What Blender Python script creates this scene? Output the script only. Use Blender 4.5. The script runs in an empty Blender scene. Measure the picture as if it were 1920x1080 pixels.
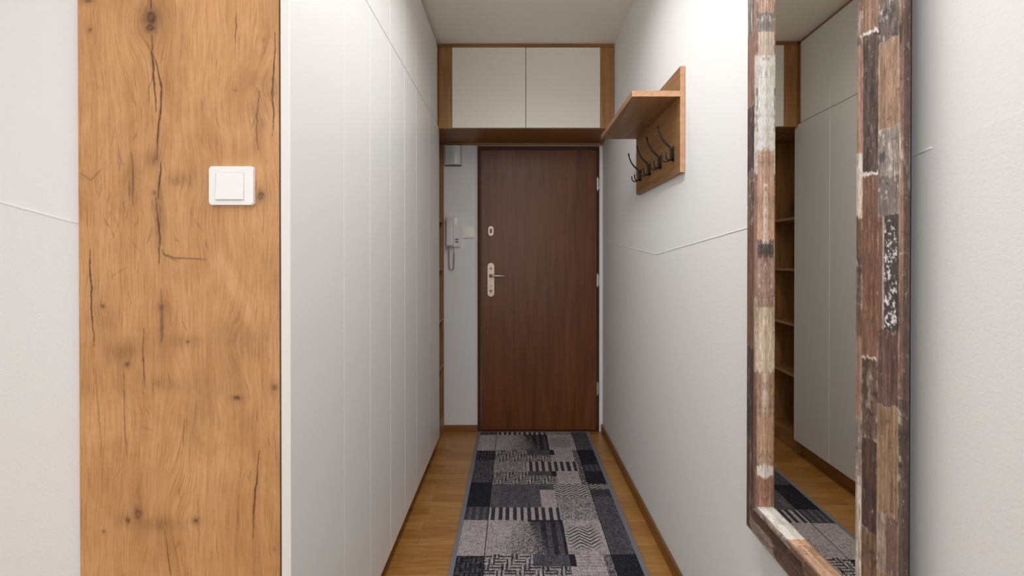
import bpy, bmesh, math, random
import numpy as np
from mathutils import Vector, Matrix

C = bpy.context.scene.collection
scene = bpy.context.scene

# ------------------------------------------------------------------ measures (metres)
CZ = 1.23                      # camera height
RX = 0.625                     # right wall
LX = -0.479                    # wardrobe door plane
BY = 3.795                     # wall with the entrance door
FY = 3.347                     # front of overhead cabinet
H = 2.575                      # ceiling
WY = 1.138                     # near end of wardrobe
SUX = -3.2                     # far side of the room beside the camera
SBY = -2.9                     # wall behind the camera

# ------------------------------------------------------------------ camera, world, lights
cam_d = bpy.data.cameras.new('camera'); cam = bpy.data.objects.new('camera', cam_d); C.objects.link(cam)
cam.location = (0, 0, CZ)
cam.rotation_euler = (math.radians(90 - 0.33), 0, 0)
cam_d.sensor_width = 36; cam_d.lens = 36 * 1000 / 1920
cam_d.shift_x = -5 / 1920; cam_d.shift_y = -49.7 / 1920
cam_d.clip_start = 0.02
scene.camera = cam
scene.view_settings.view_transform = 'Standard'
scene.view_settings.look = 'None'
scene.view_settings.gamma = 1
scene.view_settings.exposure = 0.0
scene.view_settings.use_curve_mapping = False

w = bpy.data.worlds.new('daylight'); scene.world = w; w.use_nodes = True
w.node_tree.nodes['Background'].inputs[0].default_value = (0.85, 0.93, 1.0, 1)
w.node_tree.nodes['Background'].inputs[1].default_value = 1.0

def area(name, loc, rot, sx, sy, power, col):
    d = bpy.data.lights.new(name, 'AREA'); d.shape = 'RECTANGLE'; d.size = sx; d.size_y = sy
    d.energy = power; d.color = col
    o = bpy.data.objects.new(name, d); C.objects.link(o); o.location = loc; o.rotation_euler = rot
    return o
area('window_daylight', (-0.9, SBY + 0.06, 1.5), (math.radians(90), 0, 0), 2.2, 1.5, 49, (0.87, 0.945, 1.0))
area('ceiling_lamp_light', (-0.75, -0.35, H - 0.115), (0, 0, 0), 0.46, 0.46, 7.5, (0.95, 0.975, 1.0))
hall = area('hall_fill_light', (0.07, 1.18, H - 0.085), (0, 0, 0), 0.16, 2.2, 18.0, (0.965, 0.98, 1.0))  # unseen lamp added to brighten the hall, made long to spread its light
hall.data.spread = math.radians(165)

# ------------------------------------------------------------------ material helpers
def srgb(r, g, b):
    f = lambda c: (c / 255 / 12.92) if c / 255 <= 0.04045 else ((c / 255 + 0.055) / 1.055) ** 2.4
    return (f(r), f(g), f(b), 1)

def mat(name, col, rough=0.6, metal=0.0, spec=0.5):
    m = bpy.data.materials.new(name); m.use_nodes = True
    b = m.node_tree.nodes['Principled BSDF']
    b.inputs['Base Color'].default_value = col
    b.inputs['Roughness'].default_value = rough
    b.inputs['Metallic'].default_value = metal
    b.inputs['Specular IOR Level'].default_value = spec
    return m

def N(m, t, **kw):
    n = m.node_tree.nodes.new(t)
    for k, v in kw.items(): setattr(n, k, v)
    return n
def L(m, a, b): m.node_tree.links.new(a, b)
def bsdf(m): return m.node_tree.nodes['Principled BSDF']

def coords(m, scale, attr=None):
    mp = N(m, 'ShaderNodeMapping'); mp.inputs['Scale'].default_value = scale
    tc = N(m, 'ShaderNodeTexCoord'); L(m, tc.outputs['Object'], mp.inputs['Vector'])
    return mp.outputs['Vector']

def noise(m, vec, scale, detail=4, rough=0.55, dist=0.0):
    n = N(m, 'ShaderNodeTexNoise'); n.inputs['Scale'].default_value = scale
    n.inputs['Detail'].default_value = detail; n.inputs['Roughness'].default_value = rough
    n.inputs['Distortion'].default_value = dist
    L(m, vec, n.inputs['Vector']); return n.outputs['Fac']

def ramp(m, fac, stops):
    r = N(m, 'ShaderNodeValToRGB'); e = r.color_ramp.elements
    while len(e) < len(stops): e.new(0.5)
    for i, (p, c) in enumerate(stops): e[i].position = p; e[i].color = c
    L(m, fac, r.inputs['Fac']); return r.outputs['Color']

def mix(m, fac, a, b, mode='MIX'):
    n = N(m, 'ShaderNodeMix', data_type='RGBA', blend_type=mode)
    if hasattr(fac, 'is_linked') or not isinstance(fac, (int, float)): L(m, fac, n.inputs[0])
    else: n.inputs[0].default_value = fac
    for v, s in ((a, n.inputs[6]), (b, n.inputs[7])):
        if isinstance(v, tuple): s.default_value = v
        else: L(m, v, s)
    return n.outputs[2]

def bump(m, fac, strength, dist=0.002):
    n = N(m, 'ShaderNodeBump'); n.inputs['Strength'].default_value = strength
    n.inputs['Distance'].default_value = dist
    L(m, fac, n.inputs['Height']); L(m, n.outputs['Normal'], bsdf(m).inputs['Normal'])

def wood(name, dark, light, along='z', rough=0.45, fine=1.0, knots=True, spec=0.4):
    m = mat(name, light, rough, spec=spec)
    s = {'x': (1, 16, 16), 'y': (16, 1, 16), 'z': (16, 16, 1)}[along]
    v = coords(m, tuple(k * fine for k in s))
    v2 = coords(m, tuple({16: 5.0, 1: 0.9}[k] for k in s))
    a = noise(m, v, 3.0, 6, 0.6, 0.6); b = noise(m, v2, 1.5, 3, 0.5, 1.5)
    c1 = ramp(m, a, [(0.33, dark), (0.62, light)])
    c2 = ramp(m, b, [(0.3, (dark[0]*1.1, dark[1]*1.05, dark[2], 1)), (0.6, (light[0], light[1], light[2], 1))])
    col = mix(m, 0.45, c1, c2)
    if knots:
        kv = {'x': (2.2, 7, 7), 'y': (7, 2.2, 7), 'z': (7, 7, 2.2)}[along]
        vo = N(m, 'ShaderNodeTexVoronoi'); vo.inputs['Scale'].default_value = 1.0
        L(m, coords(m, kv), vo.inputs['Vector'])
        kf = ramp(m, vo.outputs['Distance'], [(0.03, (1, 1, 1, 1)), (0.16, (0, 0, 0, 1))])
        bw = N(m, 'ShaderNodeRGBToBW'); L(m, kf, bw.inputs[0])
        mu = N(m, 'ShaderNodeMath', operation='MULTIPLY'); mu.inputs[1].default_value = 0.55
        L(m, bw.outputs[0], mu.inputs[0])
        col = mix(m, mu.outputs[0], col, (dark[0]*.35, dark[1]*.32, dark[2]*.35, 1))
    L(m, col, bsdf(m).inputs['Base Color'])
    bump(m, a, 0.12)
    return m

def plaster(name, col, amt, scale=90):
    m = mat(name, col, 0.85, spec=0.25)
    v = coords(m, (1, 1, 1.6))
    a = noise(m, v, scale, 6, 0.65)
    bump(m, a, amt, 0.004)
    return m

def attr_mat(name, attr, rough, bumpscale=None, metal=0.0, spec=0.3):
    m = mat(name, (0.5, 0.5, 0.5, 1), rough, metal, spec)
    at = N(m, 'ShaderNodeAttribute'); at.attribute_name = attr
    L(m, at.outputs['Color'], bsdf(m).inputs['Base Color'])
    if bumpscale:
        bump(m, noise(m, coords(m, (1, 1, 1)), bumpscale, 4, 0.7), 0.18, 0.003)
    return m, at

M = {}
M['wall'] = plaster('wall_paint', srgb(232, 231, 230), 0.12, 110)
M['plaster'] = plaster('textured_plaster', srgb(231, 230, 229), 0.2, 150)
M['ceiling'] = plaster('ceiling_paint', srgb(246, 239, 227), 0.08, 120)
M['white_lam'] = mat('satin_white_laminate', srgb(232, 231, 228), 0.38, spec=0.4)
M['white_edge'] = mat('white_edge_band', srgb(240, 240, 238), 0.4)
M['cream'] = mat('cream_laminate', srgb(232, 226, 216), 0.42, spec=0.4)
M['plastic'] = mat('white_plastic', srgb(244, 244, 242), 0.3)
M['old_plastic'] = mat('ivory_plastic', srgb(238, 232, 218), 0.35)
M['phone'] = mat('pale_grey_plastic', srgb(226, 219, 219), 0.35)
M['siren'] = mat('grey_white_plastic', srgb(232, 233, 232), 0.22)
M['dark'] = mat('dark_gap', srgb(35, 28, 24), 0.8)
M['oak'] = wood('rustic_oak_vertical', srgb(128, 88, 48), srgb(174, 126, 74), 'z')
M['oak_y'] = wood('rustic_oak_lengthwise', srgb(128, 88, 48), srgb(174, 126, 74), 'y')
M['oak_x'] = wood('rustic_oak_crosswise', srgb(118, 78, 40), srgb(160, 112, 62), 'x')
M['rack'] = wood('oak_rack_board', srgb(116, 84, 50), srgb(160, 119, 76), 'y')
M['rack_edge'] = wood('oak_edge_band', srgb(186, 138, 102), srgb(212, 166, 128), 'y', knots=False)
M['skirting'] = wood('oak_skirting', srgb(104, 68, 30), srgb(138, 94, 46), 'y', 0.35, knots=False)
M['skirting_x'] = wood('oak_skirting_cross', srgb(104, 68, 30), srgb(138, 94, 46), 'x', 0.35, knots=False)
M['door'] = wood('walnut_door_veneer', srgb(80, 42, 15), srgb(114, 66, 29), 'z', 0.36, 0.8, knots=False, spec=0.35)
M['frame_brown'] = mat('brown_frame_paint', srgb(78, 44, 20), 0.6, spec=0.25)
M['metal'] = mat('satin_nickel', srgb(205, 184, 168), 0.42, 0.6)
M['hinge'] = mat('zinc_hinge', srgb(190, 185, 178), 0.35, 0.7)
M['iron'] = mat('black_iron', srgb(34, 26, 26), 0.45, 0.3)
M['mirror'] = mat('silvered_glass', srgb(228, 226, 218), 0.0, 1.0)
M['glass'] = mat('window_glass', (1, 1, 1, 1), 0.0)
bsdf(M['glass']).inputs['Transmission Weight'].default_value = 1.0
M['binding'] = mat('grey_rug_binding', srgb(122, 120, 126), 0.9, spec=0.1)
M['lampglass'] = mat('lit_opal_diffuser', srgb(250, 248, 240), 0.4)
bsdf(M['lampglass']).inputs['Emission Color'].default_value = (1, 0.96, 0.9, 1)
bsdf(M['lampglass']).inputs['Emission Strength'].default_value = 2.0

# parquet: short strips laid across the corridor
m = mat('oak_strip_parquet', (0.5, 0.3, 0.1, 1), 0.3, spec=0.5)
br = N(m, 'ShaderNodeTexBrick'); br.offset = 0.37; br.offset_frequency = 2; br.squash = 1.0
L(m, coords(m, (1, 1, 1)), br.inputs['Vector'])
br.inputs['Color1'].default_value = srgb(170, 118, 56); br.inputs['Color2'].default_value = srgb(192, 142, 76)
br.inputs['Mortar'].default_value = srgb(120, 76, 34)
br.inputs['Scale'].default_value = 1.0; br.inputs['Mortar Size'].default_value = 0.0006
br.inputs['Brick Width'].default_value = 0.42; br.inputs['Row Height'].default_value = 0.069
br.inputs['Bias'].default_value = 0.1
g = noise(m, coords(m, (1.6, 24, 1)), 3.5, 6, 0.6, 0.8)
gc = ramp(m, g, [(0.3, srgb(205, 190, 172)), (0.65, (1, 1, 1, 1))])
L(m, mix(m, 1.0, br.outputs['Color'], gc, 'MULTIPLY'), bsdf(m).inputs['Base Color'])
M['floor'] = m

# ------------------------------------------------------------------ mesh helpers
def box(bm, x0, x1, y0, y1, z0, z1, bev=0.0, seg=2):
    x0, x1 = min(x0, x1), max(x0, x1); y0, y1 = min(y0, y1), max(y0, y1); z0, z1 = min(z0, z1), max(z0, z1)
    r = bmesh.ops.create_cube(bm, size=1.0)
    vs = r['verts']
    bmesh.ops.scale(bm, vec=(x1-x0, y1-y0, z1-z0), verts=vs)
    bmesh.ops.translate(bm, vec=((x0+x1)/2, (y0+y1)/2, (z0+z1)/2), verts=vs)
    if bev:
        es = list({e for v in vs for e in v.link_edges})
        bmesh.ops.bevel(bm, geom=es, offset=bev, segments=seg, affect='EDGES', profile=0.5)

def tube(bm, pts, r, n=8, caps=True):
    pts = [Vector(p) for p in pts]; rs = r if isinstance(r, (list, tuple)) else [r]*len(pts)
    rings = []; up = None
    for i, p in enumerate(pts):
        d = (pts[min(i+1, len(pts)-1)] - pts[max(i-1, 0)]).normalized()
        if up is None:
            up = Vector((0, 0, 1)) if abs(d.z) < 0.9 else Vector((1, 0, 0))
        a = d.cross(up).normalized(); b = a.cross(d).normalized(); up = b
        rings.append([bm.verts.new(p + (a*math.cos(t) + b*math.sin(t))*rs[i]) for t in [2*math.pi*k/n for k in range(n)]])
    for i in range(len(rings)-1):
        for k in range(n):
            bm.faces.new((rings[i][k], rings[i][(k+1) % n], rings[i+1][(k+1) % n], rings[i+1][k]))
    if caps:
        bm.faces.new(rings[0][::-1]); bm.faces.new(rings[-1])

def prism(bm, poly, axis, a0, a1, bev=0.0):
    """poly = 2D outline; axis 'y': poly in (x,z) extruded in y; 'x': poly in (y,z); 'z': poly in (x,y)"""
    f = {'y': lambda p, a: (p[0], a, p[1]), 'x': lambda p, a: (a, p[0], p[1]), 'z': lambda p, a: (p[0], p[1], a)}[axis]
    A = [bm.verts.new(f(p, a0)) for p in poly]; B = [bm.verts.new(f(p, a1)) for p in poly]
    n = len(poly); fa = bm.faces.new(A); fb = bm.faces.new(B[::-1])
    for i in range(n): bm.faces.new((A[i], B[i], B[(i+1) % n], A[(i+1) % n]))
    if bev:
        bmesh.ops.bevel(bm, geom=list(fb.edges), offset=bev, segments=2, affect='EDGES', clamp_overlap=True)

def rrect(cx, cz, w_, h_, r, n=6):
    out = []
    for (sx, sz, a0) in ((1, 1, 0), (-1, 1, 90), (-1, -1, 180), (1, -1, 270)):
        for k in range(n+1):
            a = math.radians(a0 + 90*k/n)
            out.append((cx + sx*(w_/2-r) + r*math.cos(a), cz + sz*(h_/2-r) + r*math.sin(a)))
    return out

def disc(bm, c, r, axis, t, n=20):
    mtx = {'x': Matrix.Rotation(math.pi/2, 4, 'Y'), 'y': Matrix.Rotation(math.pi/2, 4, 'X'), 'z': Matrix.Identity(4)}[axis]
    bmesh.ops.create_cone(bm, cap_ends=True, segments=n, radius1=r, radius2=r, depth=t, matrix=Matrix.Translation(c) @ mtx)

def wpos(o):
    p = Vector((0, 0, 0))
    while o is not None: p = p + o.location; o = o.parent
    return p

def obj(name, bm, material, parent=None, loc=None, smooth=False):
    bmesh.ops.recalc_face_normals(bm, faces=bm.faces)
    me = bpy.data.meshes.new(name); bm.to_mesh(me); bm.free()
    base = Vector(loc) if loc is not None else (wpos(parent) if parent else Vector((0, 0, 0)))
    me.transform(Matrix.Translation(-base))
    if smooth:
        for p in me.polygons: p.use_smooth = True
    me.materials.append(material)
    o = bpy.data.objects.new(name, me); C.objects.link(o)
    if parent: o.parent = parent; o.location = base - wpos(parent)
    else: o.location = base
    return o

def tag(o, label=None, cat=None, group=None, kind=None):
    if label: o['label'] = label
    if cat: o['category'] = cat
    if group: o['group'] = group
    if kind: o['kind'] = kind
    return o

def empty(name, loc, label=None, cat=None, kind=None):
    o = bpy.data.objects.new(name, None); C.objects.link(o); o.location = loc; o.empty_display_size = 0.05
    return tag(o, label, cat, kind=kind)

def B(): return bmesh.new()
def simple(name, dims, material, parent=None, bev=0.0, loc=None, smooth=False):
    b = B(); box(b, *dims, bev=bev); return obj(name, b, material, parent, loc, smooth)

# small numpy noise for surface patterns that belong to the material itself
rng = np.random.RandomState(7)
LAT = rng.rand(256, 256)
def vnoise(x, y):
    x = np.asarray(x, float); y = np.asarray(y, float)
    xi = np.floor(x).astype(int); yi = np.floor(y).astype(int); fx = x - xi; fy = y - yi
    fx = fx*fx*(3-2*fx); fy = fy*fy*(3-2*fy)
    g_ = lambda a, b: LAT[a % 256, b % 256]
    return (g_(xi, yi)*(1-fx)*(1-fy) + g_(xi+1, yi)*fx*(1-fy) + g_(xi, yi+1)*(1-fx)*fy + g_(xi+1, yi+1)*fx*fy)
def fbm(x, y, o=4):
    s = 0; a = 0.5; t = 0
    for k in range(o):
        s = s + a*vnoise(x*2**k + 17*k, y*2**k + 31*k); t += a; a *= 0.55
    return s/t

def s2l(c):
    c = np.asarray(c, float)/255.0
    return np.where(c <= 0.04045, c/12.92, ((c+0.055)/1.055)**2.4)

# ------------------------------------------------------------------ the setting
simple('floor', (SUX, RX, SBY, BY, -0.08, 0.0), M['floor'])['kind'] = 'structure'
simple('ceiling', (SUX, RX, SBY, BY, H, H+0.08), M['ceiling'])['kind'] = 'structure'
wr = simple('wall_right', (RX, RX+0.12, SBY, BY+0.12, 0, H), M['wall']); wr['kind'] = 'structure'
simple('wall_left', (SUX-0.12, SUX, SBY, WY+0.03, 0, H), M['wall'])['kind'] = 'structure'
# wall beside the wardrobe, facing the camera
wf = simple('wall_front', (SUX, -0.934, WY+0.012, WY+0.16, 0, H), M['wall']); wf['kind'] = 'structure'
# wall hidden behind the wardrobe
simple('wall_side', (-1.06, -0.934, WY+0.16, BY, 0, H), M['wall'])['kind'] = 'structure'

# raised textured plaster below the zigzag line, right wall
zz = [(BY-0.002, 1.355), (2.347, 1.248), (1.43, 1.312), (0.829, 1.392), (0.30, 1.45), (-0.7, 1.30), (-1.9, 1.44), (SBY, 1.33)]
b = B(); prism(b, [(BY-0.002, 0.0), *zz, (SBY, 0.0)], 'x', RX-0.0005, RX+0.01)
obj('plaster_layer', b, M['plaster'], wr)
b = B()
fine = []
zr = zz[:4]+[(0.80, 1.396)]
for (p, q) in zip(zr[:-1], zr[1:]):
    n = max(2, int(abs(q[0]-p[0])/0.03))
    for k in range(n):
        t = k/n; yy = p[0]+(q[0]-p[0])*t
        fine.append((RX-0.0008, yy, p[1]+(q[1]-p[1])*t + 0.0012*(random.Random(int(yy*997)).random()-0.5)))
fine.append((RX-0.0008, *zr[-1]))
tube(b, fine, 0.0014, 6)
obj('plaster_ridge', b, M['wall'], wr, smooth=True)

# the same on the wall beside the wardrobe
zl = [(-0.934, 1.304), (-1.15, 1.362), (-1.9, 1.45), (-2.5, 1.3), (SUX, 1.42)]
b = B(); prism(b, [(-0.934, 0.0), *zl, (SUX, 0.0)], 'y', WY+0.0108, WY+0.03)
obj('plaster_layer', b, M['plaster'], wf)
b = B(); fl = []
for (p, q) in zip(zl[:-1], zl[1:]):
    for k in range(12):
        t = k/12; fl.append((p[0]+(q[0]-p[0])*t, WY+0.0112, p[1]+(q[1]-p[1])*t + 0.0012*(random.Random(k*7).random()-0.5)))
tube(b, fl, 0.0022, 6); obj('plaster_ridge', b, M['wall'], wf, smooth=True)

# wall with the entrance door: strip left, lintel, strip right (opening for the door)
OX0, OX1, OZ = -0.262, 0.598, 2.022
b = B()
prism(b, [(-1.06, 0), (OX0, 0), (OX0, OZ), (OX1, OZ), (OX1, 0), (RX, 0), (RX, H), (-1.06, H)], 'y', BY, BY+0.12)
wb = obj('wall_back', b, M['wall']); wb['kind'] = 'structure'
b = B(); prism(b, [(-0.50, 0), (OX0, 0), (OX0, 0.775), (-0.36, 0.768), (-0.50, 0.79)], 'y', BY-0.0012, BY+0.01)
obj('plaster_layer', b, M['plaster'], wb)

# wall behind the camera with a window
WX0, WX1, WZ0, WZ1 = -2.1, 0.1, 0.75, 2.25
b = B()
box(b, SUX, WX0, SBY-0.2, SBY, 0, H); box(b, WX1, RX, SBY-0.2, SBY, 0, H)
box(b, WX0, WX1, SBY-0.2, SBY, 0, WZ0); box(b, WX0, WX1, SBY-0.2, SBY, WZ1, H)
obj('wall_behind', b, M['wall'])['kind'] = 'structure'
wn = empty('window_1', (-1.0, SBY-0.1, WZ0), kind='structure')
b = B()
for x0, x1 in ((WX0, WX0+0.07), (-1.04, -0.96), (WX1-0.07, WX1)): box(b, x0, x1, SBY-0.13, SBY-0.06, WZ0, WZ1, 0.004)
box(b, WX0+0.07, WX1-0.07, SBY-0.125, SBY-0.065, WZ0, WZ0+0.07, 0.004); box(b, WX0+0.07, WX1-0.07, SBY-0.125, SBY-0.065, WZ1-0.07, WZ1, 0.004)
obj('window_frame', b, M['plastic'], wn)
for x0, x1 in ((WX0+0.07, -1.04), (-0.96, WX1-0.07)):
    simple('window_pane', (x0, x1, SBY-0.1, SBY-0.096, WZ0+0.07, WZ1-0.07), M['glass'], wn)

def skirt(name, dims, mt):
    o = simple(name, dims, mt, bev=0.003); o['kind'] = 'structure'
skirt('baseboard_right', (RX-0.014, RX-0.0012, SBY, BY-0.002, 0, 0.055), M['skirting'])
skirt('baseboard_back', (-0.50, OX0-0.002, BY-0.014, BY-0.0012, 0, 0.045), M['skirting_x'])
skirt('baseboard_front', (SUX, -0.94, WY-0.003, WY+0.0108, 0, 0.055), M['skirting_x'])
# painted reveal strip between door frame and right wall
simple('trim_1', (OX1+0.001, RX-0.0012, BY-0.016, BY, 0.0, OZ+0.004), M['wall'], bev=0.002)['kind'] = 'structure'
simple('trim_2', (OX0-0.012, RX-0.0012, BY-0.012, BY, OZ+0.005, OZ+0.024), mat('lintel_paint', srgb(190, 165, 150), 0.6), bev=0.002)['kind'] = 'structure'
simple('trim_3', (OX0-0.012, OX0-0.001, BY-0.010, BY, 0.046, OZ+0.004), M['wall'], bev=0.002)['kind'] = 'structure'

# ------------------------------------------------------------------ entrance door
dr = empty('door_1', ((OX0+OX1)/2, BY, 0), kind='structure')
b = B()
fr = 0.020
prism(b, [(OX0, 0), (OX0, OZ), (OX1, OZ), (OX1, 0), (OX1-fr*0.55, 0), (OX1-fr*0.55, OZ-fr), (OX0+fr, OZ-fr), (OX0+fr, 0)], 'y', BY-0.022, BY+0.10, 0.002)
obj('door_frame', b, M['frame_brown'], dr)
DX0, DX1, DZ1 = OX0+0.024, OX1-0.016, OZ-0.026
DY = BY-0.018
simple('door_leaf', (DX0, DX1, DY, DY+0.055, 0.012, DZ1), M['door'], dr, bev=0.004)
simple('threshold', (OX0+fr, OX1-0.012, BY-0.02, BY+0.09, 0.0, 0.010), M['frame_brown'], dr)
pl = None
b = B(); prism(b, rrect(-0.168, 1.079, 0.047, 0.238, 0.0232, 8), 'y', DY+0.001, DY-0.008, 0.002)
pl = obj('handle_plate', b, M['metal'], dr)
b = B()
disc(b, (-0.168, DY-0.016, 1.107), 0.0125, 'y', 0.018)
obj('handle_collar', b, mat('dark_bronze', srgb(70, 50, 42), 0.4, 0.6), pl, smooth=False)
b = B()
tube(b, [(-0.168, DY-0.010, 1.107), (-0.168, DY-0.040, 1.107), (-0.165, DY-0.048, 1.107), (-0.155, DY-0.052, 1.1075), (-0.12, DY-0.053, 1.108), (-0.085, DY-0.051, 1.107), (-0.066, DY-0.047, 1.105)], [0.007, 0.007, 0.0075, 0.008, 0.0075, 0.0065, 0.004], 12)
obj('door_handle', b, M['metal'], pl, smooth=True)
b = B()
for zc, r in ((1.158, 0.009), (1.035, 0.004), (1.000, 0.0105)):
    disc(b, (-0.168, DY-0.0085, zc), r, 'y', 0.003)
box(b, -0.170, -0.166, DY-0.0088, DY-0.007, 0.985, 0.996)
obj('keyhole', b, mat('worn_steel', srgb(120, 112, 106), 0.4, 0.7), pl)
b = B(); prism(b, rrect(-0.168, 1.424, 0.037, 0.068, 0.0182, 8), 'y', DY+0.001, DY-0.008, 0.002)
es = obj('lock_escutcheon', b, M['metal'], dr)
b = B(); prism(b, rrect(-0.168, 1.424, 0.017, 0.034, 0.008, 6), 'y', DY-0.0075, DY-0.011, 0.001)
disc(b, (-0.168, DY-0.0115, 1.43), 0.006, 'y', 0.004)
obj('lock_cylinder', b, mat('dark_lock', srgb(80, 66, 58), 0.35, 0.7), es)
for zc in (1.755, 1.075, 0.31):
    b = B()
    for k in range(3):
        disc(b, (DX1+0.003, BY-0.030, zc-0.026+0.026*k), 0.0075, 'z', 0.024, 14)
    disc(b, (DX1+0.003, BY-0.030, zc+0.043), 0.005, 'z', 0.008, 12)
    disc(b, (DX1+0.003, BY-0.030, zc-0.043), 0.005, 'z', 0.008, 12)
    box(b, DX1-0.003, DX1+0.018, BY-0.0235, BY-0.0215, zc-0.038, zc+0.038)
    obj('hinge', b, M['hinge'], dr)

# ------------------------------------------------------------------ wardrobe
wd = empty('wardrobe', (-0.72, 2.27, 0), 'tall white fitted wardrobe running along the left side of the hall, oak end panel', 'wardrobe')
DT = 0.0205
CX0, CX1 = -0.930, LX-DT-0.0025          # carcass depth
WE = 3.392                                # far end of the lower doors
UE = 3.315                                # far end of the upper doors
b = B()
box(b, CX0, CX1-0.004, WY+0.020, WE, 0.085, 0.103)
box(b, CX0, CX1-0.004, WY+0.020, FY-0.002, H-0.022-0.018, H-0.022)
box(b, CX0, CX0+0.008, WY+0.020, WE, 0.103, H-0.042)
box(b, CX0+0.008, CX1-0.004, WY+0.020, WE-0.02, 2.040, 2.058)
box(b, CX0+0.008, CX1-0.004, WE-0.018, WE, 0.103, 2.04)
obj('carcass', b, M['white_lam'], wd)
simple('plinth', (CX0+0.01, LX-0.055, WY+0.020, WE, 0.0, 0.085), M['oak_y'], wd)
simple('top_filler', (LX-0.030, LX-0.012, WY+0.001, FY-0.003, H-0.021, H-0.001), M['oak_y'], wd)
simple('end_filler', (LX-0.020, LX-0.0015, UE+0.002, FY+0.016, 2.062, H-0.022), M['oak'], wd)
YB = [WY, 1.497, 1.768, 2.056, 2.325, 2.603, 2.99, WE]
ZS = 2.062
for i in range(7):
    y0, y1 = YB[i], YB[i+1]-0.0032
    d = simple('door', (LX-DT, LX, y0, y1, 0.093, ZS-0.0015), M['white_lam'], wd, bev=0.0022)
    y1u = min(y1, UE)
    simple('upper_door', (LX-DT, LX, y0, y1u, ZS+0.0015, H-0.023), M['white_lam'], wd, bev=0.0022)

# ---- rustic oak end panel with its knots, cracks and flowing grain
def P2(px, py): return ((px-965)*0.001138, CZ+(484.5-py)*0.001138)
PX0, PX1 = -0.930, LX-DT-0.003
nx = 286
zs = np.concatenate([np.linspace(0.0, 0.52, 60)[:-1], np.arange(0.52, 1.82, 0.0015), np.linspace(1.825, H-0.002, 80)])
xs = np.linspace(PX0, PX1, nx)
X, Z = np.meshgrid(xs, zs)
dark = np.zeros_like(X); grey = np.zeros_like(X); GU = X.copy()
wob = (fbm(X*60, Z*60)-0.5)*0.006
def seg_dist(px, pz, pts):
    best = np.full(px.shape, 9.0); tt = np.zeros(px.shape)
    n = len(pts)-1
    for i in range(n):
        ax, az = pts[i]; bx_, bz = pts[i+1]; dx, dz = bx_-ax, bz-az; l2 = dx*dx+dz*dz+1e-12
        t = np.clip(((px-ax)*dx+(pz-az)*dz)/l2, 0, 1)
        d = np.hypot(px-ax-t*dx, pz-az-t*dz)
        u = d < best; best = np.where(u, d, best); tt = np.where(u, (i+t)/n, tt)
    return best, tt
def crack(pts, wpx, s=1.0, ragged=0.8):
    global dark
    pts = [P2(*p) for p in pts]
    d, t = seg_dist(X+wob*ragged, Z, pts)
    ww = wpx*0.00078*(0.40+0.60*np.sin(np.pi*np.clip(t, 0.04, 0.96)))*(0.75+0.5*vnoise(Z*90, X*20))
    dark = np.maximum(dark, s*np.exp(-(d/ww)**2))
def smear(px, py, rx, ry, s):
    global grey
    cx, cz = P2(px, py); q = ((X-cx+wob)/(rx*0.001138))**2+((Z-cz)/(ry*0.001138))**2
    grey = np.maximum(grey, s*np.exp(-q)*(0.5+0.8*fbm(X*160, Z*60)))
def knot(px, py, rx, ry, s, pull=1.0):
    global dark, grey, GU
    cx, cz = P2(px, py); rx *= 0.001138; ry *= 0.001138
    q = np.sqrt(((X-cx+wob)/rx)**2+((Z-cz)/ry)**2)
    ring = 0.75+0.25*np.cos(q*9+fbm(X*200, Z*200)*5)
    dark = np.maximum(dark, s*np.exp(-(q/0.85)**3)*ring*(0.55+0.7*fbm(X*400, Z*400, 2)))
    grey = np.maximum(grey, 0.75*s*np.exp(-(q/1.9)**2))
    qq = ((X-cx)/(rx*4.5))**2+((Z-cz)/(ry*5.5))**2
    GU = GU - pull*(X-cx)*0.5*np.exp(-qq)
for k in ((286, 34, 15, 19, 1.0), (284, 52, 11, 11, .9), (170, 57, 4.5, 4.5, .6), (488, 367, 9, 13, .75), (192, 574, 4.5, 4, .8), (238, 683, 6, 5, .8), (303, 577, 6, 8, .6),
          (352, 641, 5, 4, .7), (443, 746, 7.5, 4.5, 1.0), (513, 727, 6, 7, .65), (366, 978, 5.5, 5, .85), (256, 965, 9, 16, .65), (237, 977, 7, 7, .75),
          (290, 361, 5, 5, .6), (496, 76, 4, 5, .3), (442, 170, 3, 3, .4), (330, 340, 14, 9, .28), (168, 3, 9, 4, .7), (192, 998, 3, 3, .6), (513, 1031, 3, 3, .4), (512, 175, 5, 9, .5),
          (294, 720, 10, 8, .25), (440, 600, 3, 3, .1)):
    knot(*k)
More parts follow.
